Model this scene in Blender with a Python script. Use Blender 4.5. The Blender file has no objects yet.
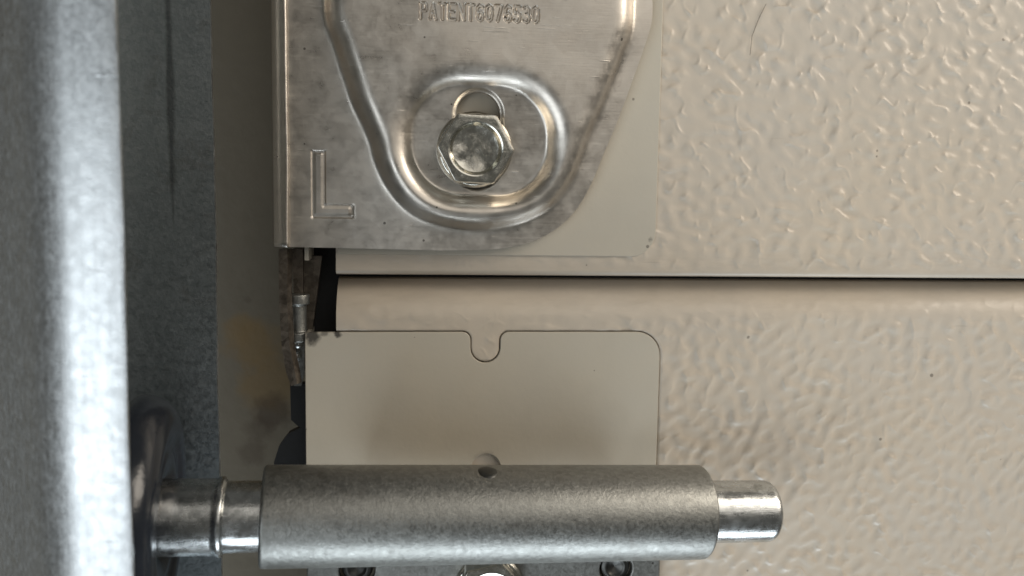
import bpy, bmesh, math, random
import numpy as np
from mathutils import Vector, Matrix

random.seed(7); RNG = np.random.default_rng(11)
MM = 0.001
S = bpy.context.scene
COL = S.collection

# ------------------------------------------------------------------ camera
F_PX = 900.0; W, H = 1024, 576
DIST = 200.0                                    # mm from lens to the door face
YAW, PITCH, ROLL = math.radians(6.0), math.radians(6.0), math.radians(0.9)
fwd = Vector((math.sin(YAW)*math.cos(PITCH), math.cos(YAW)*math.cos(PITCH), -math.sin(PITCH)))
rt = fwd.cross(Vector((0, 0, 1))).normalized()
up = rt.cross(fwd).normalized()
rt2 = rt*math.cos(ROLL) + up*math.sin(ROLL)
up2 = up*math.cos(ROLL) - rt*math.sin(ROLL)
CAM = -DIST*fwd                                 # mm
cd = bpy.data.cameras.new('camera'); co = bpy.data.objects.new('camera', cd); COL.objects.link(co)
co.matrix_world = Matrix(((rt2.x, up2.x, -fwd.x, CAM.x*MM), (rt2.y, up2.y, -fwd.y, CAM.y*MM),
                          (rt2.z, up2.z, -fwd.z, CAM.z*MM), (0, 0, 0, 1)))
cd.sensor_width = 36.0; cd.lens = 36.0*F_PX/W
cd.clip_start = 0.005; cd.clip_end = 50
cd.dof.use_dof = True; cd.dof.focus_distance = 0.188; cd.dof.aperture_fstop = 16
S.camera = co

def ray(px, py): return fwd + rt2*((px-W/2)/F_PX) + up2*((H/2-py)/F_PX)
def at_y(px, py, y):                            # point of the plane y = const seen at a pixel (mm)
    d = ray(px, py); return CAM + d*((y-CAM.y)/d.y)
def at_d(px, py, dep): return CAM + ray(px, py)*dep
def xz(px, py, y): p = at_y(px, py, y); return (p.x, p.z)

# ------------------------------------------------------------------ world and lamps
wd = bpy.data.worlds.new('World'); S.world = wd; wd.use_nodes = True
bg = wd.node_tree.nodes['Background']; bg.inputs[0].default_value = (0.95, 0.945, 0.87, 1); bg.inputs[1].default_value = 0.11
def area(name, loc, target, sx, sy, power, color):
    l = bpy.data.lights.new(name, 'AREA'); l.shape = 'RECTANGLE'; l.size = sx; l.size_y = sy
    l.energy = power; l.color = color
    o = bpy.data.objects.new(name, l); COL.objects.link(o); o.location = loc
    o.rotation_euler = (Vector(target)-Vector(loc)).to_track_quat('-Z', 'Y').to_euler()
    return o
area('daylight_under_door', (0.15, -0.36, -1.10), (0, 0, 0), 1.2, 0.4, 11, (0.82, 0.92, 1.0))
area('open_doorway', (-0.80, -0.92, -0.35), (0, 0, 0), 1.0, 0.8, 7.8, (0.86, 0.94, 1.0))
area('ceiling_lamp', (0.58, -0.23, 0.34), (0, 0, 0), 0.32, 0.32, 2.8, (1.0, 0.90, 0.77))
area('added_warm_fill', (0.55, -1.00, 0.66), (0, 0, 0), 1.2, 1.0, 4.2, (1.0, 0.94, 0.85))  # added fill at upper front right, for warm reflections in the metal
S.view_settings.view_transform = 'Standard'; S.view_settings.look = 'None'
S.view_settings.exposure = -0.17; S.view_settings.gamma = 1.0
S.view_settings.use_curve_mapping = False
S.render.engine = 'CYCLES'

# ------------------------------------------------------------------ material helpers
class NT:
    def __init__(s, name):
        s.m = bpy.data.materials.new(name); s.m.use_nodes = True
        s.t = s.m.node_tree; s.n = s.t.nodes; s.b = s.n['Principled BSDF']
        s.tc = s.n.new('ShaderNodeTexCoord').outputs['Object']
    def link(s, a, b): s.t.links.new(a, b)
    def set(s, node, **kw):
        for k, v in kw.items():
            i = node.inputs[k.replace('_', ' ')]
            if hasattr(v, 'is_linked'): s.link(v, i)
            else: i.default_value = v
    def mapping(s, scale=(1, 1, 1), rot=(0, 0, 0)):
        m = s.n.new('ShaderNodeMapping'); s.link(s.tc, m.inputs['Vector'])
        m.inputs['Scale'].default_value = scale; m.inputs['Rotation'].default_value = rot
        return m.outputs[0]
    def noise(s, scale, detail=3, rough=0.55, vec=None, dist=0.0):
        n = s.n.new('ShaderNodeTexNoise'); s.link(vec or s.tc, n.inputs['Vector'])
        n.inputs['Scale'].default_value = scale; n.inputs['Detail'].default_value = detail
        n.inputs['Roughness'].default_value = rough; n.inputs['Distortion'].default_value = dist
        return n.outputs['Fac']
    def voro(s, scale, feature='F1', out='Distance', vec=None, rnd=1.0):
        n = s.n.new('ShaderNodeTexVoronoi'); n.feature = feature; s.link(vec or s.tc, n.inputs['Vector'])
        n.inputs['Scale'].default_value = scale; n.inputs['Randomness'].default_value = rnd
        return n.outputs[out]
    def ramp(s, fac, stops):
        r = s.n.new('ShaderNodeValToRGB'); s.link(fac, r.inputs[0]); e = r.color_ramp.elements
        while len(e) < len(stops): e.new(0.5)
        for el, (p, c) in zip(e, stops):
            el.position = p; el.color = (c, c, c, 1) if isinstance(c, (int, float)) else (*c, 1)
        return r.outputs[0]
    def math(s, op, a, b=0.0):
        n = s.n.new('ShaderNodeMath'); n.operation = op
        for i, v in enumerate((a, b)):
            if hasattr(v, 'is_linked'): s.link(v, n.inputs[i])
            else: n.inputs[i].default_value = v
        return n.outputs[0]
    def mix(s, fac, a, b, mode='MIX'):
        n = s.n.new('ShaderNodeMix'); n.data_type = 'RGBA'; n.blend_type = mode
        for sock, v in ((n.inputs[0], fac), (n.inputs[6], a), (n.inputs[7], b)):
            if hasattr(v, 'is_linked'): s.link(v, sock)
            elif isinstance(v, (int, float)): sock.default_value = v
            else: sock.default_value = (*v, 1)
        return n.outputs[2]
    def bump(s, h, dist, strength=1.0, prev=None):
        n = s.n.new('ShaderNodeBump'); s.link(h, n.inputs['Height'])
        n.inputs['Distance'].default_value = dist; n.inputs['Strength'].default_value = strength
        if prev: s.link(prev, n.inputs['Normal'])
        return n.outputs[0]
    def specks(s, scale, size, keep, vec=None):   # sparse round specks: 1 inside a speck
        d = s.voro(scale, 'F1', 'Distance', vec); c = s.voro(scale, 'F1', 'Color', vec)
        sp = s.n.new('ShaderNodeSeparateColor'); s.link(c, sp.inputs[0])
        rr = s.math('MULTIPLY', sp.outputs[1], size)
        return s.math('MULTIPLY', s.math('LESS_THAN', d, rr), s.math('GREATER_THAN', sp.outputs[0], 1-keep))

def spot(m, p, r, dist=0.6):                       # 1 near a point of the surface (mm), ragged edge
    n = m.n.new('ShaderNodeVectorMath'); n.operation = 'DISTANCE'; m.link(m.tc, n.inputs[0]); n.inputs[1].default_value = Vector(p)*MM
    d = m.math('DIVIDE', n.outputs['Value'], r*MM)
    d = m.math('ADD', d, m.math('MULTIPLY', m.math('SUBTRACT', m.noise(900/r, 4, 0.65), 0.5), dist*2.5))
    return m.ramp(d, [(0.45, 1.0), (0.95, 0.0)])
def mat_paint(name, base, rough=0.38, specks=True, grime=0.25, spots=(), seam=None):
    m = NT(name)
    n1 = m.noise(22, 4, 0.6); n2 = m.noise(160, 3)
    c = m.mix(m.ramp(n1, [(0.35, 0.0), (0.7, 1.0)]), base, tuple(v*k for v, k in zip(base, (1.03, 1.0, 0.95))))
    c = m.mix(m.math('MULTIPLY', m.ramp(n2, [(0.5, 0.0), (0.8, 1.0)]), grime), c, (base[0]*0.72, base[1]*0.70, base[2]*0.66))
    if specks:
        c = m.mix(m.math('MULTIPLY', m.specks(230, 0.10, 0.05), 0.6), c, (0.06, 0.05, 0.04))
        c = m.mix(m.math('MULTIPLY', m.specks(420, 0.16, 0.04), 0.6), c, (0.10, 0.08, 0.06))
    if seam is not None:                          # dust and rubbed dirt along the joint
        sx = m.n.new('ShaderNodeSeparateXYZ'); m.link(m.tc, sx.inputs[0])
        d = m.math('DIVIDE', m.math('ABSOLUTE', m.math('SUBTRACT', sx.outputs[2], seam*MM)), 0.009)
        d = m.math('ADD', d, m.math('MULTIPLY', m.math('SUBTRACT', m.noise(1.0, 5, 0.7, m.mapping((90, 90, 330))), 0.5), 2.6))
        c = m.mix(m.math('MULTIPLY', m.ramp(d, [(0.1, 1.0), (0.8, 0.0)]), 0.14), c, (0.20, 0.165, 0.125))
        sc_ = m.noise(1.0, 2, 0.5, m.mapping((45, 45, 1500), (0, 0.12, 0)))
        c = m.mix(m.math('MULTIPLY', m.math('MULTIPLY', m.ramp(sc_, [(0.70, 0.0), (0.74, 1.0)]), m.ramp(m.noise(55, 2), [(0.58, 0.0), (0.66, 1.0)])), 0.35), c, (0.22, 0.18, 0.14))
    for p, r, k in spots: c = m.mix(m.math('MULTIPLY', spot(m, p, r), k), c, (0.035, 0.03, 0.025))
    m.set(m.b, Base_Color=c, Roughness=m.ramp(m.noise(90, 4), [(0.3, rough-0.06), (0.75, rough+0.10)]))
    m.set(m.b, Normal=m.bump(m.noise(900, 3), 0.00006, 0.5, m.bump(m.noise(120, 2), 0.0003, 0.25, m.bump(m.noise(38, 2), 0.0012, 0.22))))
    return m.m

def mat_metal(name, lo, hi, rough, mottle=420, brushed=None, dirt=0.3, bump=0.00012, scratch=0.5, specks=True):
    m = NT(name)
    sp = m.voro(mottle, 'F1', 'Color', None)
    sc = m.n.new('ShaderNodeSeparateColor'); m.link(sp, sc.inputs[0])
    n = m.noise(mottle*1.6, 5, 0.65)
    big = m.noise(60, 4, 0.6)
    f = m.math('ADD', m.math('MULTIPLY', sc.outputs[0], 0.25), m.math('MULTIPLY', n, 0.75))
    f = m.math('ADD', m.math('MULTIPLY', f, 0.85), m.math('MULTIPLY', big, 0.15))
    c = m.mix(m.ramp(f, [(0.32, 0.0), (0.68, 1.0)]), lo, hi)
    d = m.ramp(m.noise(130, 6, 0.7, None, 0.6), [(0.56, 0.0), (0.74, 1.0)])
    c = m.mix(m.math('MULTIPLY', d, dirt), c, (0.12, 0.10, 0.08))
    if specks: c = m.mix(m.math('MULTIPLY', m.specks(360, 0.12, 0.10), 0.7), c, (0.03, 0.025, 0.02))
    r = m.ramp(m.noise(mottle*0.8, 5, 0.7), [(0.3, rough-0.09), (0.7, rough+0.11)])
    nb = m.bump(n, bump, 0.6)
    if brushed:
        br = m.noise(1.0, 3, 0.6, m.mapping(brushed))
        nb = m.bump(br, bump*0.8, 0.7, nb)
        r = m.math('ADD', r, m.math('MULTIPLY', m.math('SUBTRACT', br, 0.5), 0.14))
    if scratch:
        for k, a in enumerate((0.5, 1.35, 2.4)):
            s_ = m.noise(1.0, 1, 0.5, m.mapping((70, 70, 2000), (0, a, 0)))
            g = m.noise(170+40*k, 2)
            line = m.math('MULTIPLY', m.ramp(s_, [(0.70, 0.0), (0.76, 1.0)]), m.ramp(g, [(0.58, 0.0), (0.66, 1.0)]))
            nb = m.bump(line, 0.00005, scratch, nb)
            c = m.mix(m.math('MULTIPLY', line, 0.4*scratch), c, tuple(min(1, v*1.35) for v in hi))
    m.set(m.b, Base_Color=c, Roughness=r, Metallic=1.0, Normal=nb)
    return m.m

def mat_plain(name, base, rough, metallic=0.0, var=0.3, scale=200):
    m = NT(name); n = m.noise(scale, 4, 0.6)
    c = m.mix(n, tuple(v*(1-var) for v in base), tuple(v*(1+var) for v in base))
    m.set(m.b, Base_Color=c, Roughness=rough, Metallic=metallic, Normal=m.bump(m.noise(scale*4, 3), 0.0001, 0.5))
    return m.m

CREAM = (0.595, 0.525, 0.44)
M = {}
M['skin'] = mat_paint('embossed_cream_paint', CREAM, 0.34, grime=0.16, seam=at_y(660, 281, 0).z)
M['stile'] = mat_paint('flat_cream_paint', (0.55, 0.505, 0.425), 0.40, grime=0.10,
    spots=[(at_y(312, 336, 0), 2.4, .9), (at_y(338, 334, 0), 1.1, .9), (at_y(325, 333, 0), 1.2, .6), (at_y(650, 239, 0), 0.9, .6), (at_y(487, 463, 0), 3.6, .35)])
M['hinge'] = mat_metal('stamped_galvanised', (0.62, 0.57, 0.51), (0.71, 0.66, 0.595), 0.36, 260, (150, 150, 3200), 0.06, 0.00003, 0.6)
M['track'] = mat_metal('track_galvanised', (0.50, 0.515, 0.52), (0.68, 0.695, 0.70), 0.40, 750, (900, 900, 30), 0.14, 0.00005, 0.9)
M['track_shade'] = mat_metal('shaded_track_inside', (0.22, 0.245, 0.255), (0.29, 0.315, 0.325), 0.45, 800, None, 0.4, 0.00012, 0.2)  # inner track faces: the channel's shade is put into the metal colour
M['sleeve'] = mat_metal('dull_steel', (0.26, 0.26, 0.245), (0.37, 0.37, 0.35), 0.43, 1100, None, 0.30, 0.00012, 0.2)
M['shaft'] = mat_metal('bright_zinc', (0.42, 0.43, 0.42), (0.68, 0.69, 0.69), 0.25, 300, (60, 3000, 3000), 0.45, 0.00005, 0.2)
M['bolt'] = mat_metal('bolt_zinc', (0.58, 0.56, 0.50), (0.78, 0.76, 0.69), 0.19, 600, None, 0.15, 0.00004, 0.6)
M['rusty'] = mat_metal('rusty_steel', (0.10, 0.085, 0.07), (0.24, 0.205, 0.17), 0.5, 500, None, 0.7, 0.00015, 0.0)
M['rubber'] = mat_plain('rubber_and_gap_black', (0.012, 0.012, 0.013), 0.6)  # rubber of the seal fin; also the black of the shaded joint and gap
M['nylon'] = mat_plain('black_roller', (0.018, 0.022, 0.03), 0.2)
M['brass'] = mat_plain('tarnished_pin', (0.26, 0.22, 0.15), 0.35, 1.0)
M['dark'] = mat_plain('shade_dark_metal', (0.11, 0.11, 0.105), 0.4, 1.0)  # dark metal; shade of the holes and bearing race is in its colour
M['crack_line'] = mat_plain('dark_crack', (0.05, 0.035, 0.025), 0.7)
def mat_wall():
    m = NT('brown_jamb')
    n2 = m.noise(300, 4)
    c = m.mix(n2, (0.135, 0.114, 0.080), (0.165, 0.140, 0.100))
    c = m.mix(m.math('MULTIPLY', m.ramp(m.noise(45, 4, 0.6), [(0.4, 0.0), (0.75, 1.0)]), 0.4), c, (0.125, 0.105, 0.075))
    for px, py, r, k in ((255, 345, 9, .8), (268, 385, 10, .7), (240, 330, 5, .6)):
        c = m.mix(m.math('MULTIPLY', spot(m, at_y(px, py, 34), r), k), c, (0.19, 0.125, 0.05))
    for px, py, r, k in ((252, 452, 4, .4), (272, 412, 6, .6), (262, 428, 5, .4), (247, 300, 1.2, .3)):
        c = m.mix(m.math('MULTIPLY', spot(m, at_y(px, py, 34), r), k), c, (0.05, 0.03, 0.015))
    c = m.mix(m.specks(150, 0.12, 0.05), c, (0.5, 0.45, 0.38))
    m.set(m.b, Base_Color=c, Roughness=0.55, Normal=m.bump(n2, 0.0003, 0.5))
    return m.m
M['wall'] = mat_wall()

# ------------------------------------------------------------------ object helpers
def raw(name, verts, faces, mat, parent=None, smooth=35):   # verts in mm, world coordinates
    me = bpy.data.meshes.new(name)
    v = np.asarray(verts, dtype=np.float64)*MM
    me.from_pydata(v.tolist(), [], faces if isinstance(faces, list) else faces.tolist())
    me.update()
    bm = bmesh.new(); bm.from_mesh(me); bmesh.ops.recalc_face_normals(bm, faces=bm.faces); bm.to_mesh(me); bm.free()
    if smooth is not None:
        me.shade_smooth(); me.set_sharp_from_angle(angle=math.radians(smooth))
    me.materials.append(M[mat])
    o = bpy.data.objects.new(name, me); COL.objects.link(o)
    if parent is not None:
        o.parent = parent; o.matrix_parent_inverse = Matrix.Translation(-parent.location)
    return o
def thing(name, label, cat, loc, group=None):
    o = bpy.data.objects.new(name, None); COL.objects.link(o); o.empty_display_size = 0.01
    o.location = Vector(loc)*MM; o['label'] = label; o['category'] = cat
    if group: o['group'] = group
    return o
def tag(o, label, cat, group=None):
    o['label'] = label; o['category'] = cat
    if group: o['group'] = group
def lathe(name, a, b, prof, mat, parent=None, n=64, smooth=40, close=False):
    """revolve prof [(t mm along a->b from a, r mm)] about the axis a-b"""
    a = Vector(a); ax = (Vector(b)-a).normalized()
    e1 = ax.cross(Vector((0, 0, 1))); e1 = e1.normalized() if e1.length > .05 else ax.cross(Vector((1, 0, 0))).normalized()
    e2 = ax.cross(e1)
    vs, fs = [], []
    for t, r in prof:
        for k in range(n):
            th = 2*math.pi*k/n
            vs.append(a + ax*t + (e1*math.cos(th)+e2*math.sin(th))*max(r, 1e-4))
    m_ = len(prof)
    for i in range(m_ if close else m_-1):
        j = (i+1) % m_
        for k in range(n):
            fs.append((i*n+k, i*n+(k+1) % n, j*n+(k+1) % n, j*n+k))
    return raw(name, [tuple(v) for v in vs], fs, mat, parent, smooth)
def rounded(prof, r, steps=4):
    """round the corners of an open (t, r) polyline"""
    out = [prof[0]]
    for p, q, s in zip(prof, prof[1:], prof[2:]):
        p_, q_, s_ = Vector(p), Vector(q), Vector(s)
        d1, d2 = (p_-q_), (s_-q_); k = min(r, d1.length*.45, d2.length*.45)
        A, B = q_+d1.normalized()*k, q_+d2.normalized()*k
        for i in range(steps+1):
            u = i/steps; out.append(tuple(A*(1-u)**2+q_*2*u*(1-u)+B*u*u))
    return out+[prof[-1]]
def plate(name, outline, y_front, thick, mat, parent=None, holes=(), bevel=0.25):
    """flat plate in the xz plane from outlines in mm, front face at y_front"""
    cu = bpy.data.curves.new(name, 'CURVE'); cu.dimensions = '2D'; cu.fill_mode = 'BOTH'
    cu.extrude = max(thick/2-bevel, 0.01)*MM; cu.bevel_depth = bevel*MM; cu.bevel_resolution = 2; cu.offset = -bevel*MM
    for pts in (outline, *holes):
        sp = cu.splines.new('POLY'); sp.points.add(len(pts)-1); sp.use_cyclic_u = True
        for q, (x, z) in zip(sp.points, pts): q.co = (x*MM, z*MM, 0, 1)
    tmp = bpy.data.objects.new('tmp', cu); COL.objects.link(tmp)
    bpy.context.view_layer.update()
    me = bpy.data.meshes.new_from_object(tmp.evaluated_get(bpy.context.evaluated_depsgraph_get()))
    bpy.data.objects.remove(tmp); bpy.data.curves.remove(cu)
    me.transform(Matrix.Translation((0, (y_front+thick/2)*MM, 0)) @ Matrix.Rotation(math.pi/2, 4, 'X'))
    me.name = name; me.materials.clear(); me.materials.append(M[mat])
    me.shade_smooth(); me.set_sharp_from_angle(angle=math.radians(30))
    o = bpy.data.objects.new(name, me); COL.objects.link(o)
    if parent is not None: o.parent = parent; o.matrix_parent_inverse = Matrix.Translation(-parent.location)
    return o
def slab(name, pts, thick_vec, mat, parent=None, smooth=None):
    """closed 3-D polygon pts (mm) swept along thick_vec"""
    n = len(pts); t = Vector(thick_vec)
    vs = [tuple(Vector(p)) for p in pts]+[tuple(Vector(p)+t) for p in pts]
    fs = [tuple(range(n)), tuple(range(2*n-1, n-1, -1))]+[(i, (i+1) % n, n+(i+1) % n, n+i) for i in range(n)]
    return raw(name, vs, fs, mat, parent, smooth)
def arc(cx, cz, r, a0, a1, n=10):
    return [(cx+r*math.cos(math.radians(a0+(a1-a0)*i/n)), cz+r*math.sin(math.radians(a0+(a1-a0)*i/n))) for i in range(n+1)]

# ------------------------------------------------------------------ stucco relief (numpy noise fields)
NG, STEP = 1024, 0.25
def band(wl, seed, ax=1.0, rot=0.0):
    g = np.random.default_rng(seed).standard_normal((NG, NG))
    k = np.fft.fftfreq(NG, STEP); kx, kz = np.meshgrid(k, k)
    c, s = math.cos(rot), math.sin(rot)
    u, v = (kx*c+kz*s)*ax, -kx*s+kz*c
    f0 = 1.0/wl; q = np.sqrt(u*u+v*v)
    f = np.fft.ifft2(np.fft.fft2(g)*np.exp(-((q-f0)/(0.42*f0))**2)).real
    return f/f.std()
def sstep(x, a, b):
    t = np.clip((x-a)/(b-a), 0, 1); return t*t*(3-2*t)
def stucco_field(seed, rot, worm, soft):
    n1, n2, n3, n4 = band(5.4, seed, 1.1, rot), band(9, seed+1), band(3.5, seed+2, 1.25, rot), band(16, seed+3)
    worms = np.clip(1-np.abs(n1)/0.42, 0, 1)**1.15*sstep(n2, -0.5, 0.7)*sstep(n3, -1.0, 0.6)
    dots = sstep(n3, 1.4, 2.3)
    soft_ = np.tanh(n3*0.9)*0.7+0.45*np.tanh(n1)
    return worm*worms+0.12*dots+soft*soft_*(0.7+0.3*np.tanh(n4))
def sample(F, x, z):
    u = (x/STEP) % (NG-1); v = (z/STEP) % (NG-1)
    i, j = np.floor(u).astype(int), np.floor(v).astype(int); a, b = u-i, v-j
    return F[j, i]*(1-a)*(1-b)+F[j, i+1]*a*(1-b)+F[j+1, i]*(1-a)*b+F[j+1, i+1]*a*b

def grid_mesh(name, P, mat, parent):
    r, c = P.shape[:2]
    idx = np.arange(r*c).reshape(r, c)
    q = np.stack([idx[:-1, :-1], idx[:-1, 1:], idx[1:, 1:], idx[1:, :-1]], -1).reshape(-1, 4)
    me = bpy.data.meshes.new(name)
    me.vertices.add(r*c); me.vertices.foreach_set('co', (P.reshape(-1, 3)*MM).astype(np.float32).ravel())
    me.loops.add(q.size); me.loops.foreach_set('vertex_index', q.astype(np.int32).ravel())
    me.polygons.add(len(q)); me.polygons.foreach_set('loop_start', np.arange(0, q.size, 4, dtype=np.int32))
    me.update(calc_edges=True); me.validate()
    me.shade_smooth(); me.materials.append(M[mat])
    o = bpy.data.objects.new(name, me); COL.objects.link(o)
    o.parent = parent; o.matrix_parent_inverse = Matrix.Translation(-parent.location)
    return o

# ------------------------------------------------------------------ setting: the jamb behind the gap
xj0 = at_y(-120, 288, 34)[0]; xj1 = at_y(420, 288, 34)[0]
wl = raw('wall', [(xj0-60, 34, -150), (xj1, 34, -150), (xj1, 34, 150), (xj0-60, 34, 150),
                  (xj0-60, 46, -150), (xj1, 46, -150), (xj1, 46, 150), (xj0-60, 46, 150)],
         [(0, 1, 2, 3), (7, 6, 5, 4), (0, 4, 5, 1), (1, 5, 6, 2), (2, 6, 7, 3), (3, 7, 4, 0)], 'wall', None, None)
wl['kind'] = 'structure'

# ------------------------------------------------------------------ door panels
def poly_sdf(pts):
    P = np.array(pts, float)
    def f(x, z):
        d = np.full(x.shape, 1e9); ins = np.zeros(x.shape, bool)
        for (ax, az), (bx, bz) in zip(P, np.roll(P, -1, 0)):
            ex, ez = bx-ax, bz-az; l2 = ex*ex+ez*ez
            if l2 < 1e-12: continue
            t = np.clip(((x-ax)*ex+(z-az)*ez)/l2, 0, 1)
            d = np.minimum(d, np.hypot(x-ax-t*ex, z-az-t*ez))
            c = ((az <= z) & (bz > z)) | ((bz <= z) & (az > z))
            with np.errstate(divide='ignore', invalid='ignore'):
                xi = ax+(z-az)/(bz-az if bz != az else 1e-12)*ex
            ins ^= c & (x < xi)
        return np.where(ins, -d, d)
    return f
zs = at_y(660, 276.5, 0).z                       # lower edge of the upper panel
xl = at_y(336, 285, 0).x                         # left end of the pressed skins
xs_ = at_y(305.5, 400, 0).x                      # left end of the end stiles
xr = 175.0; ztop, zbot = 105.0, -112.0
nx0 = at_y(485.5, 346, 0).x
XG = np.concatenate([np.arange(xl, nx0-7, 0.5), np.arange(nx0-7, nx0+7, 0.18), np.arange(nx0+7, 24, 0.5), np.arange(24, 125, 0.28), np.arange(125, xr+.1, 0.8)])

up_t = thing('door_panel', 'upper cream painted door panel with pebbled embossing, above the long dark joint', 'door panel', (20, 20, zs), 'door panels')
lo_t = thing('door_panel', 'lower cream painted door panel with sloped shoulder, below the long dark joint', 'door panel', (20, 20, zbot), 'door panels')

def panel(prof, mask, field, parent, pocket=None):
    prof = np.array(prof); N = len(prof)
    t = np.gradient(prof, axis=0); t /= np.linalg.norm(t, axis=1)[:, None]
    nrm = np.stack([t[:, 1], -t[:, 0]], 1)       # (ny, nz)
    if nrm[0, 0] > 0 and abs(nrm[0, 0]) > .5 or nrm[N//2, 0] > 0: nrm = -nrm
    s = np.concatenate([[0], np.cumsum(np.linalg.norm(np.diff(prof, axis=0), axis=1))])
    X, Sg = np.meshgrid(XG, s)
    Hh = sample(field, X+60, Sg+20)*mask(X, prof[:, 1][:, None]*np.ones_like(X))
    P = np.zeros((N, len(XG), 3))
    wob = 0.05*np.sin(X*0.11+1)+0.04*np.sin(Sg*0.17)
    P[..., 0] = X
    P[..., 1] = prof[:, 0][:, None]+nrm[:, 0][:, None]*Hh+wob*0.6
    P[..., 2] = prof[:, 1][:, None]+nrm[:, 1][:, None]*Hh
    if pocket is not None: P[..., 1] += 1.3*(1-sstep(pocket(X, P[..., 2]), 0.06, 0.36))
    return grid_mesh('pressed_skin', P, 'skin', parent)

# upper: flat face, then a small rolled lip that turns back
R1 = 1.3
prof = [(0.0, z) for z in np.arange(ztop, zs+R1, -0.28)]
prof += [(R1-R1*math.cos(a), zs+R1-R1*math.sin(a)) for a in np.linspace(0, math.pi/2, 12)]
prof += [(y, zs-0.02*(y-R1)) for y in np.arange(R1+0.5, 14, 0.5)]
F_up = stucco_field(101, 0.15, 0.34, 0.24)
panel(prof, lambda X, Z: sstep(Z, zs+1.0, zs+3.2)*(0.35+0.65*sstep(X, 10, 30)), F_up, up_t)
# lower: tongue behind the lip, sloped shoulder, flat face
zsh = at_y(800, 322, 0).z
ys = np.linspace(0, 1, 60)
zt = zs-1.45
shoulder = [(6.5*(1-u)**2.2, zt-(zt-zsh)*u) for u in ys]
prof = [(22.0, zt+7), (20.0, zt+4.0), (18.5, zt+1.2), (17.0, zt+0.35), (12.0, zt+0.22), (8.5, zt+0.18), (7.2, zt+0.10)]+shoulder+[(0.0, z) for z in np.arange(zsh-0.28, zbot, -0.28)]
F_lo = stucco_field(202, -0.7, 0.20, 0.23)
YL = -0.12; rc = 5.6
xR2 = at_y(657, 440, YL).x; zT = at_y(420, 332, YL).z
nx, nz = xz(485.5, 346, YL); nr = 3.35; fl = 1.9
zc = zT-fl
out = [(xs_, zT-0.2), (xs_+0.4, zT)]
out += [(nx-nr-fl-0.5, zT)]+arc(nx-nr-fl, zT-fl, fl, 80, 5, 6)
nzc = at_y(485.5, 348, YL).z
out += arc(nx, nzc, nr, 180, 360, 16)
out += arc(nx+nr+fl, zT-fl, fl, 175, 100, 6)+[(nx+nr+fl+0.5, zT)]
out += arc(xR2-rc, zT-rc, rc, 90, 0, 12)+[(xR2, zbot+1), (xs_, zbot+1)]
pk = poly_sdf([(x if x > xs_+.5 else x-20, z) for x, z in out])
panel(prof, lambda X, Z: (1-sstep(Z, zsh-0.6, zsh+3.0))*(0.25+0.75*sstep(X, 12, 30))+0.22*(1-sstep(Z, zsh+2, zsh+7)), F_lo, lo_t, pk)

slab('joint_shade_strip', [(xl+.5, 9.5, zt+0.1), (xr-1, 9.5, zt+0.1), (xr-1, 9.5, zt+6), (xl+.5, 9.5, zt+6)], (0, 4, 0), 'rubber', lo_t)  # black strip added behind the joint, stands for the shade in it
# end stiles: smooth painted plates that wrap the panel ends
Y0 = -0.50
def stile(parent, outline, holes, z0, z1, Y0):
    o = plate('end_stile', outline, Y0, 0.7, 'stile', parent, holes, 0.16)
    slab('end_return', [(xs_+0.02, Y0+0.9, z0), (xs_+0.9, Y0+0.9, z0), (xs_+0.9, 30, z0), (xs_+0.02, 30, z0)], (0, 0, z1-z0), 'stile', parent)
    return o
# upper stile
xR = at_y(659.5, 120, Y0).x; zB = at_y(560, 256, Y0).z; rc = 5.6
xU = xl+0.3
stile(up_t, [(xU, ztop-1), (xU, zB)]+arc(xR-rc, zB+rc, rc, -90, 0, 12)+[(xR, ztop-1)], (), zs+3, ztop-1, Y0)
# lower stile with the half-round notch and the round hole
hx, hz = xz(486, 468.5, Y0)
stile(lo_t, out, [arc(hx, hz, 3.3, 0, -345, 23)], zbot+1, zT-0.3, YL)

# ------------------------------------------------------------------ stamped hinge plate (real relief)
YH = -3.2                                        # front of the hinge flange; stamped up to 2.6 mm proud of it
def smooth_poly(pts, closed=True, n=8):           # Catmull-Rom through points
    out = []; L = len(pts)
    for i in range(L):
        p0, p1, p2, p3 = (np.array(pts[(i+k-1) % L], float) for k in range(4))
        for t in np.linspace(0, 1, n, endpoint=False):
            out.append(tuple(0.5*((2*p1)+(-p0+p2)*t+(2*p0-5*p1+4*p2-p3)*t*t+(-p0+3*p1-3*p2+p3)*t**3)))
    return out
def pxs(lst, y): return [xz(a, b, y) for a, b in lst]
right_edge = [(653, -60), (652, -20), (652.5, 8), (651, 25), (645, 45), (632, 82), (618, 120), (604, 153), (592, 182), (578, 207), (560, 226), (536, 240), (508, 247.5), (480, 250), (450, 251)]
right_edge = smooth_poly(right_edge)[8:8*(len(right_edge)-2)+1]
top_p = xz(653, -75, YH)[1]
xe = at_y(288.5, 120, YH).x
R_B = 1.9
z_bl = at_y(300, 247, YH).z
outl = [(xe-30, z_bl+0.05), (xe-30, top_p), ]+[(xz(653, -75, YH)[0], top_p)]+pxs(right_edge, YH)+[xz(440, 250.5, YH), xz(400, 249.5, YH), (xe, z_bl)]
sd_out = poly_sdf(outl)
raised = smooth_poly([(324, -220), (324.5, -20), (326, 20), (335, 46), (352, 98), (362, 122), (371, 143), (376, 162), (386, 184), (401, 204), (420, 218), (447, 227), (478, 230.5), (504, 227), (528, 220.5), (553, 206), (574, 178), (591, 134), (605.5, 101), (621, 61), (631, 32), (633, 0), (633.5, -40), (633.5, -220)])
sd_r = poly_sdf(pxs(raised, YH))
cxr, czr = xz(480, 141, YH-1)
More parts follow.
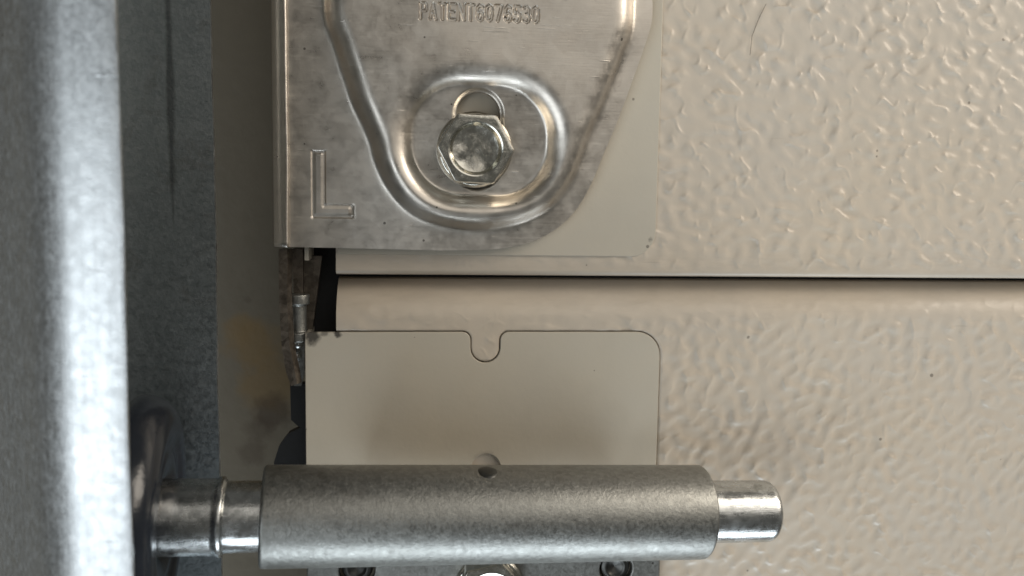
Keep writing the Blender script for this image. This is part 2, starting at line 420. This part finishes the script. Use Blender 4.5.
def sd_stad(x, z):                               # bolt recess, egg-shaped rounded rectangle
    a, b, r = 14.6, 11.6, 10.8
    # slightly more generous towards lower left
    qx, qz = np.abs(x-cxr)-(a-r), np.abs(z-czr)-(b-r)
    return np.hypot(np.maximum(qx, 0), np.maximum(qz, 0))+np.minimum(np.maximum(qx, qz), 0)-r
sx0, sz0 = xz(478.5, 114, YH-1); sz1 = xz(478.5, 165, YH-1)[1]; SR = 4.7
def sd_slot(x, z):
    t = np.clip(z, sz1, sz0); return np.hypot(x-sx0, z-t)-SR
# stamped lettering, as strokes in a 1 x 2 box
GL = {'P': [[(0, 0), (0, 2), (.8, 2), (1, 1.75), (1, 1.25), (.8, 1), (0, 1)]], 'A': [[(0, 0), (.5, 2), (1, 0)], [(.22, .7), (.78, .7)]],
      'T': [[(0, 2), (1, 2)], [(.5, 2), (.5, 0)]], 'E': [[(1, 2), (0, 2), (0, 0), (1, 0)], [(0, 1), (.8, 1)]], 'N': [[(0, 0), (0, 2), (1, 0), (1, 2)]],
      '6': [[(.95, 1.8), (.5, 2), (.1, 1.6), (0, .8), (.12, .2), (.5, 0), (.88, .2), (1, .6), (.85, 1), (.5, 1.15), (.1, .9)]],
      '0': [[(.5, 2), (.1, 1.7), (0, 1), (.1, .3), (.5, 0), (.9, .3), (1, 1), (.9, 1.7), (.5, 2)]], '7': [[(0, 2), (1, 2), (.35, 0)]],
      '5': [[(.95, 2), (.1, 2), (.05, 1.1), (.5, 1.25), (.9, 1.05), (1, .6), (.85, .15), (.5, 0), (.05, .2)]],
      '3': [[(.05, 1.8), (.5, 2), (.92, 1.7), (.85, 1.2), (.45, 1.05), (.9, .9), (1, .5), (.85, .15), (.5, 0), (.03, .2)]]}
tx0, tz0 = xz(420.5, 19, YH-2.6); tx1 = xz(539, 19, YH-2.6)[0]; tz1 = xz(420.5, 3.2, YH-2.6)[1]
TXT = 'PATENT6076530'; pitch = (tx1-tx0)/(len(TXT)-0.28)
segs = []
for i, ch in enumerate(TXT):
    for st in GL[ch]:
        q = [(tx0+(i+0.64*a)*pitch, tz0+b/2*(tz1-tz0)) for a, b in st]
        segs += list(zip(q, q[1:]))
def seg_dist(segs, x, z):
    d = np.full(x.shape, 1e9)
    for (ax, az), (bx, bz) in segs:
        m = (x > min(ax, bx)-1.5) & (x < max(ax, bx)+1.5) & (z > min(az, bz)-1.5) & (z < max(az, bz)+1.5)
        if not m.any(): continue
        ex, ez = bx-ax, bz-az; xx, zz = x[m], z[m]
        t = np.clip(((xx-ax)*ex+(zz-az)*ez)/max(ex*ex+ez*ez, 1e-12), 0, 1)
        d[m] = np.minimum(d[m], np.hypot(xx-ax-t*ex, zz-az-t*ez))
    return d
L_segs = [(xz(318.5, 157, YH), xz(318.5, 211, YH)), (xz(318.5, 211, YH), xz(347, 211, YH))]
B_wear = band(30, 77); B_dent = band(11, 78)
def h_fn(x, z):
    r = sd_r(x, z); s = sd_stad(x, z)
    # sharp outer crease, soft inner shoulder
    k = -r/5.0; k = np.clip(0.5*(k+np.sqrt(k*k+0.012))-0.002, 0, 1); h = 3.3*(1-(1-k)**2.6)
    k2 = s/5.6; k2 = np.clip(0.5*(k2+np.sqrt(k2*k2+0.003)), 0, 1); k2 = 1-(1-k2)**3.0
    fl_ = 0.35+0.055*(z-czr)-0.012*(x-cxr); h = fl_+(h-fl_)*k2
    sl = sd_slot(x, z); h = h-0.5*(1-sstep(sl, 0.0, 1.0))
    d = seg_dist(segs, x, z); h = h-0.55*(1-sstep(d, 0.15, 0.36))
    d = np.minimum(*[np.maximum(np.abs(x-(p[0]+q[0])/2)-abs(p[0]-q[0])/2, np.abs(z-(p[1]+q[1])/2)-abs(p[1]-q[1])/2) for p, q in L_segs]); h = h-0.30*(1-sstep(d, 1.25, 1.5))+0.24*(1-sstep(d, 0.6, 0.85))
    h = h+0.07*sample(B_wear, x+90, z+90)+0.012*sample(B_dent, x+90, z+90)
    return h
def sd_all(x, z): return np.maximum(sd_out(x, z), -sd_slot(x, z))
def axis(lo, hi, fine):
    g = [lo]
    while g[-1] < hi:
        st = 0.32
        for a, b, s in fine:
            if a <= g[-1] <= b: st = min(st, s)
        g.append(g[-1]+st)
    return np.array(g)
ht = thing('hinge', 'stamped galvanised hinge plate with PATENT lettering on the upper panel', 'hinge', (at_y(470, 250, YH).x, -1, z_bl))
def hinge_plate():
    gx = axis(xe, xz(660, 0, YH)[0]+1, [(tx0-.6, tx1+.6, 0.10), (cxr-16, cxr+16, 0.24)])
    gz = axis(z_bl-1.6, top_p, [(tz0-.6, tz1+.6, 0.10), (czr-14, czr+14, 0.24)])
    X, Z = np.meshgrid(gx, gz)
    sd = sd_all(X, Z)
    keep = 0.25*(sd[:-1, :-1]+sd[1:, :-1]+sd[:-1, 1:]+sd[1:, 1:]) < 0
    gzz, gxx = np.gradient(sd, gz, gx); gl = np.maximum(np.hypot(gxx, gzz), 1e-6)
    r, c = X.shape; idx = np.arange(r*c).reshape(r, c)
    q = np.stack([idx[:-1, :-1][keep], idx[:-1, 1:][keep], idx[1:, 1:][keep], idx[1:, :-1][keep]], -1)
    # boundary edges
    e = np.concatenate([q[:, [0, 1]], q[:, [1, 2]], q[:, [2, 3]], q[:, [3, 0]]])
    key = np.sort(e, 1); k1 = key[:, 0].astype(np.int64)*r*c+key[:, 1]
    un, inv, cnt = np.unique(k1, return_inverse=True, return_counts=True)
    be = e[cnt[inv] == 1]; bv = np.unique(be)
    xf, zf = X.ravel().copy(), Z.ravel().copy(); sf = sd.ravel()
    onleft = np.isclose(xf, xe)
    mv = bv[~onleft[bv] & (np.abs(sf[bv]) < 0.6)]
    xf[mv] -= (sf*gxx.ravel()/gl.ravel())[mv]; zf[mv] -= (sf*gzz.ravel()/gl.ravel())[mv]
    used = np.unique(q); remap = -np.ones(r*c, np.int64); remap[used] = np.arange(len(used))
    x, z = xf[used], zf[used]; h = h_fn(x, z)
    y = YH-h; 
    V = np.stack([x, y, z], 1); Fq = remap[q]
    nb = remap[bv]; off = len(V)
    # rounded-over rim then 2.2 mm of sheet thickness
    mapb = -np.ones(off, np.int64); mapb[nb] = off+np.arange(len(nb))
    V2 = V[nb].copy(); V2[:, 1] += 2.1
    Vs = np.concatenate([V, V2]); be2 = remap[be]
    lf = np.isclose(V[be2[:, 0], 0], xe) & np.isclose(V[be2[:, 1], 0], xe)
    be2 = be2[~lf]
    Fs = np.stack([be2[:, 1], be2[:, 0], mapb[be2[:, 0]], mapb[be2[:, 1]]], 1)
    faces = np.concatenate([Fq, Fs])
    o = raw('hinge_plate', Vs, faces, 'hinge', ht, 40)
    # the bend on the left and the side wing, continuing the sheet
    zz = np.unique(z[np.isclose(x, xe)]); zz = zz[zz >= z_bl-0.3][::3]
    x0 = np.full(zz.shape, xe); y0 = YH-h_fn(x0, zz)
    prof = [(0, 0)]+[(-R_B*math.sin(a), R_B-R_B*math.cos(a)) for a in np.linspace(0.12, math.pi/2, 9)]+[(-R_B-0.1, y_) for y_ in (4, 9, 16, 22)]
    P = np.zeros((len(zz), len(prof), 3))
    for j, (dx, dy) in enumerate(prof):
        P[:, j, 0] = xe+dx; P[:, j, 1] = (y0 if j == 0 else y0*(1-min(1, j/6))+YH*min(1, j/6))+dy; P[:, j, 2] = zz
    w = grid_mesh('side_wing', P, 'hinge', ht)
    md = w.modifiers.new('thickness', 'SOLIDIFY'); md.thickness = 1.6*MM; md.offset = -1
    return o
hinge_plate()
# lower tongue of the side wing, worn and rusty, seen edge on below the plate
a = [at_y(*p, -1.6) for p in ((278.5, 249), (287, 249), (287.5, 262), (287, 300), (289.5, 345), (295, 372), (297, 384), (291, 386), (286, 372), (281.5, 345), (279, 300))]
slab('wing_tongue', a, (0.8, 2.0, 0), 'rusty', ht)
a = [at_y(*p, 4) for p in ((292, 249), (303, 249), (303, 300), (294, 300))]
slab('inner_knuckle', a, (0, 6, 0), 'rusty', ht)
a = [at_y(*p, 6) for p in ((303, 256), (322, 256), (312, 333), (302, 333))]
slab('inner_strap', a, (0, 2, 0), 'rusty', ht)
p0, p1 = at_y(298, 294, 3.0), at_y(299, 341, 3.0)
L = (p1-p0).length
lathe('pivot_pin', p0, p1, rounded([(0, 0), (0, 2.5), (2.2, 2.5), (2.4, 1.8), (L-2.2, 1.8), (L-2.0, 2.4), (L, 2.4), (L, 0)], .3), 'sleeve', ht, 32)
a = [at_y(*p, 5.5) for p in ((291, 338), (304.5, 336), (304.5, 372), (301, 386), (294, 386), (290, 366))]
slab('lower_tab', a, (0, 1.5, 0), 'sleeve', ht)
for q in ((298, 344), (296, 356)):
    c = at_y(*q, 5.4); lathe('rivet', c, c+Vector((0, -1, 0)), [(-.6, 1.3), (0.2, 1.25), (.7, .9), (.95, .4), (1.0, 0)], 'shaft', ht, 20)

# ------------------------------------------------------------------ hex bolts
def hex_bolt(cx, cz, ybase, rot, label, group, seed):
    t = thing('hex_bolt', label, 'bolt', (cx, ybase, cz), group)
    AF = 7.15                                     # half across flats
    ybf = ybase
    # washer flange under the head
    lathe('washer_flange', (cx, ybf, cz), (cx, ybf-1, cz), rounded([(-.2, 0.5), (-.2, 8.15), (.7, 8.1), (1.5, 7.5), (1.5, .5)], .25), 'bolt', t, 48)
    # head: hexagon with chamfered, dished top
    n = 96; rg = np.random.default_rng(seed)
    def hexr(th): 
        k = ((th-rot) % (math.pi/3))-math.pi/6
        return AF/math.cos(k)
    rows = []
    hh = 5.2
    rows.append([(hexr(th), 0.9) for th in np.linspace(0, 2*math.pi, n, endpoint=False)])
    for fr, y_ in ((1.0, hh-.55), (0.965, hh-.03), (0.95, hh), (0.88, hh)):
        rows.append([(hexr(th)*fr, y_) for th in np.linspace(0, 2*math.pi, n, endpoint=False)])
    for r_, y_ in ((5.75, hh+.0), (5.45, hh-.12), (5.15, hh-.55), (4.8, hh-.95), (4.0, hh-1.1), (3.0, hh-1.15), (2.0, hh-1.18), (1.0, hh-1.18), (0.02, hh-1.18)):
        rows.append([(r_, y_+(0.06*math.sin(r_*math.cos(2*math.pi*k/n)*1.1+seed)*math.cos(r_*math.sin(2*math.pi*k/n)*1.3+1) if r_ < 4.5 else 0)) for k in range(n)])
    vs, fs = [], []
    for row in rows:
        for k, (r_, y_) in enumerate(row):
            th = 2*math.pi*k/n; vs.append((cx+r_*math.cos(th), ybf-y_, cz+r_*math.sin(th)))
    for i in range(len(rows)-1):
        for k in range(n): fs.append((i*n+k, i*n+(k+1) % n, (i+1)*n+(k+1) % n, (i+1)*n+k))
    raw('hex_head', vs, fs, 'bolt', t, 18)
    for (ax_, az_), (bx_, bz_) in (((-2.3, -2.0), (0.3, 2.0)), ((0.3, 2.0), (2.2, -1.6)), ((-1.0, -1.6), (0.6, 0.2))):   # raised head mark
        dx, dz = bx_-ax_, bz_-az_; l_ = math.hypot(dx, dz); ox, oz = -dz/l_*.28, dx/l_*.28
        slab('head_mark', [(cx+ax_+ox, ybf-3.9, cz+az_+oz), (cx+bx_+ox, ybf-3.9, cz+bz_+oz), (cx+bx_-ox, ybf-3.9, cz+bz_-oz), (cx+ax_-ox, ybf-3.9, cz+az_-oz)], (0, -0.42-0.03*l_, 0), 'bolt', t)
    # threaded shank going into the panel
    lathe('shank', (cx, ybf+.1, cz), (cx, ybf+1, cz), [(0, 3.4), (9, 3.4), (10, 2.6), (10, 0)], 'bolt', t, 24)
    return t
bx, bz = xz(475.5, 149, YH-4)
hex_bolt(bx, bz, YH-0.1, math.radians(-2), 'shiny hex bolt with dished head in the hinge recess', 'hex bolts', 5)

# ------------------------------------------------------------------ roller axis, sleeve bracket
RS = 9.55
def dep(px): return 169.5+(px-262)/(713-262)*18.5
A = at_d(262, 516.3, dep(262)); B = at_d(713, 511.5, dep(713)); AX = (B-A).normalized(); LS = (B-A).length-2.7
bt = thing('roller_bracket', 'dull steel roller sleeve bracket lying across the lower panel', 'bracket', tuple((A+B)/2+Vector((0, 20, -10))))
sl = lathe('sleeve', A, B, rounded([(0.25, 6.75), (0, 7.1), (0, RS), (LS, RS), (LS, 6.75)], .7)+[(LS-6, 6.75), (6, 6.75), (0.25, 6.75)], 'sleeve', bt, 128, 40)
# lubrication hole near the top of the sleeve
gp = at_d(488, 473, dep(488)-4); t_ = (gp-A).dot(AX); ctr = A+AX*t_
rad = (Vector((0, 0, 1))-AX*AX.z).normalized(); fr = (Vector((0, -1, 0))-AX*AX.dot(Vector((0, -1, 0)))).normalized()
dirn = (rad*math.sin(math.radians(77))+fr*math.cos(math.radians(77))).normalized()
gb = ctr+dirn*(RS-.35)
lathe('oil_hole', gb, gb+dirn, [(-.6, 2.3), (.05, 2.25), (.30, 2.0), (.52, 1.5), (.66, .8), (.68, 0)], 'dark', sl, 32)
# base plate below the sleeve, flat on the stile
YB = -3.4
x0, x1 = at_y(306.5, 570, YB).x, at_y(660, 570, YB).x; z1 = at_y(480, 545, YB).z
h1, h2 = xz(357, 570, YB), xz(616, 569, YB)
hb = xz(489, 588, YB)
plate('base_plate', [(x0, z1-40), (x1, z1-40), (x1, z1-2), (x1-2, z1), (x0+2, z1), (x0, z1-2)], YB, 2.2, 'sleeve', bt,
      [arc(h1[0], h1[1], 4.0, 0, -345, 23), arc(h2[0], h2[1], 3.8, 0, -345, 23)], 0.3)
for sgn, px in ((-1, 420), (1, 560)):             # welded feet that carry the sleeve
    c = A+AX*((px-262)/451*LS)
    slab('foot', [(c.x-14, c.y+4, c.z-5), (c.x+14, c.y+4, c.z-5), (c.x+14, YB+.5, c.z-3), (c.x-14, YB+.5, c.z-3)], (0, 0, 2.0), 'sleeve', bt)
for (hx_, hz_), lb in ((h1, 'dark round screw added to darken the hole below the left part of the sleeve'), (h2, 'dark round screw added to darken the hole below the right part of the sleeve')):  # dark plugs added so the holes of the base plate look shaded
    s_ = lathe('plug', (hx_, YB+1.9, hz_), (hx_, YB, hz_), rounded([(-4, 0), (-4, 1.5), (0, 1.5), (0, 3.5), (.8, 3.3), (1.2, 2.2), (.7, 1.6), (.2, 0)], .3), 'dark', None, 32)
    tag(s_, lb, 'plug', 'dark plugs in the holes of the bracket base')
hex_bolt(hb[0], hb[1], YB-0.1, math.radians(12), 'hex bolt mostly hidden below the steel sleeve', 'hex bolts', 9)

# roller: shaft through the sleeve, wheel in the track
rt_ = thing('roller', 'track roller with bright zinc shaft passing through the sleeve', 'roller', tuple(A-AX*20))
tip = LS+16.0; RSh = 6.35
lathe('shaft', A, B, rounded([(-14, 0), (-14, RSh+.25), (3, RSh+.25), (4, RSh), (tip, RSh), (tip, 0)], 2.0, 6)+[], 'shaft', rt_, 96)
lathe('collar', A, B, rounded([(-25, 6.0), (-24.8, 7.3), (-21.4, 7.4), (-20.6, 7.05), (-8.4, 7.05), (-7.6, 7.45), (-6.9, 7.4), (-6.3, 6.2)], .4), 'shaft', rt_, 96)
RW = 22.5
wh = lathe('wheel', A, B, rounded([(-19, 6.5), (-17.6, 8.2), (-16.8, 11), (-17.4, 13.2), (-16.4, 15.5), (-16.2, 18.0), (-17.2, 20.4), (-19, 21.8), (-21, RW), (-23, RW), (-24.5, 20.5), (-25, 6.5)], 1.0), 'nylon', rt_, 96)
lathe('bearing_race', A, B, rounded([(-23, 6.2), (-20.8, 6.5), (-20.6, 7.6), (-21.2, 8.6), (-23, 9.0)], .6), 'dark', wh, 64)

# ------------------------------------------------------------------ track
Cw = A-AX*24                                      # wheel centre
yn = Cw.y-RW-3.0; yf = Cw.y+RW+2.0
xE = at_y(129.5, 288, yn).x; xF = at_y(216, 288, yf).x; xGv = at_y(175, 288, yf).x
path = [(xE, yn-1.75), (xE-0.3, yn-1.8), (xE-3.5, yn-1.3), (xE-7.2, yn-0.6), (xE-8.3, yn-0.25)]
path += [(xE-9.6, yn+0.4), (xE-11.0, yn+1.2), (xE-12.6, yn+2.5), (xE-14.5, yn+4.6), (xE-16.7, yn+7.6), (xE-19.4, yn+11.4), (xE-22.6, yn+15.6), (xE-26.4, yn+20.4), (xE-30.5, yn+26), (xE-33, (yn+yf)/2+4), (xE-32, yf-11), (xE-29.5, yf-5), (min(xE-26, xGv-9), yf-1.2), (xGv-6, yf), (xGv-4, yf)]
path += [(xGv-1, yf), (xGv+1, yf-.05), (xF-2, yf-.05), (xF, yf)]
def offset_path(p, d):
    p = np.array(p); t = np.gradient(p, axis=0); t /= np.linalg.norm(t, axis=1)[:, None]
    return p+d*np.stack([-t[:, 1], t[:, 0]], 1)
p1_ = np.array(path)
p2_ = offset_path(p1_, 1.2)
ctr_ = np.array([xE-8, (yn+yf)/2])
loop = np.concatenate([p1_, p2_[::-1]])
zr = np.linspace(-125, 125, 60); n = len(loop)
vs = []
for z in zr:
    for k, (x, y) in enumerate(loop): vs.append((x+0.10*math.sin(z*.09)+.05*math.sin(z*.31+k), y+0.06*math.sin(z*.13+1), z))
fs = []
for i in range(len(zr)-1):
    for k in range(n): fs.append((i*n+k, i*n+(k+1) % n, (i+1)*n+(k+1) % n, (i+1)*n+k))
tk = raw('track', vs, fs, 'track', None, 50)
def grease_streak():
    m = M['track_shade']; t = m.node_tree; nd = t.nodes; b = nd['Principled BSDF']
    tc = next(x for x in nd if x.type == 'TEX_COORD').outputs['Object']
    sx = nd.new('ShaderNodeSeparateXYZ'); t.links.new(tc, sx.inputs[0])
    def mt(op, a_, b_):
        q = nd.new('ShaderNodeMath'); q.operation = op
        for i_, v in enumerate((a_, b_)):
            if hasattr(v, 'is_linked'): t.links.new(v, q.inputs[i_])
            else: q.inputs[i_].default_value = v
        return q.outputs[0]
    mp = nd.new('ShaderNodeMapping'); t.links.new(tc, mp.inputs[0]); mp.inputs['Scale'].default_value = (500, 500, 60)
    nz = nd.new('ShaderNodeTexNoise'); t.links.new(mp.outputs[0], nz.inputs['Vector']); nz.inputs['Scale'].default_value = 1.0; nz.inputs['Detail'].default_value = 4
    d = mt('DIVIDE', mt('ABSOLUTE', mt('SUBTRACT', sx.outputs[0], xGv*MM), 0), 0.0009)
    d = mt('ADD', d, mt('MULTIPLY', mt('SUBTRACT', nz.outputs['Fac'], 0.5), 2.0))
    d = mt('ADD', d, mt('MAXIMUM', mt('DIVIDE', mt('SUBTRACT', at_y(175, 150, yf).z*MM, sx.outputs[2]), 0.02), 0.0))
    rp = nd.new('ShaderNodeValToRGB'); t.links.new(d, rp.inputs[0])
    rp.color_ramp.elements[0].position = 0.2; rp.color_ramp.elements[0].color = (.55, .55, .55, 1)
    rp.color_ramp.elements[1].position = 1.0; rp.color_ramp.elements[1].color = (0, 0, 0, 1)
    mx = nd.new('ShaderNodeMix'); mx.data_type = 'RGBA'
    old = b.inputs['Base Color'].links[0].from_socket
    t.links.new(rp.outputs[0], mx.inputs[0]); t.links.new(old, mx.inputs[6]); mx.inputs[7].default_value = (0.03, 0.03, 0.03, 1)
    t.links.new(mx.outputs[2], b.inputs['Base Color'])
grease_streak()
tk.data.materials.append(M['track_shade'])
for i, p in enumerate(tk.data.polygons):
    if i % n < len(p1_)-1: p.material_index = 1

tag(tk, 'galvanised steel vertical roller track along the left edge', 'track')

# ------------------------------------------------------------------ rubber seal fin, and a black strip for gap shade
st_ = thing('seal_and_gap_shade', 'black rubber seal fin, and black strip standing for the shade of the gap, beside the panel ends', 'seal', tuple(at_y(320, 300, 12)))
a = [at_y(*p, 10) for p in ((305, 225), (346, 225), (346, 345), (305, 345))]
slab('gap_shade_strip', a, (0, 4, 0), 'rubber', st_)  # black strip added for the shade in the gap
a = [at_y(*p, 7) for p in ((290, 384), (306, 384), (306, 480), (272, 480), (274, 462), (279, 446), (288, 434), (300, 428), (291, 420))]
slab('seal_fin', a, (0, 3, 0), 'rubber', st_)

# ------------------------------------------------------------------ fibre in the paint, modelled as a thin strand on it
pts = [at_y(*p, -0.25) for p in ((766, 4), (759, 18), (752, 36), (750, 55))]  # thin dark strand standing for a crack in the paint
vs, fs = [], []
for i, p in enumerate(pts):
    for k in range(6):
        th = math.pi*k/3; vs.append((p.x+.045*math.cos(th), p.y+.045*math.sin(th), p.z))
for i in range(len(pts)-1):
    for k in range(6): fs.append((i*6+k, i*6+(k+1) % 6, (i+1)*6+(k+1) % 6, (i+1)*6+k))
hr = raw('crack', vs, fs, 'crack_line'); tag(hr, 'thin dark fibre in the paint of the upper door panel', 'crack')
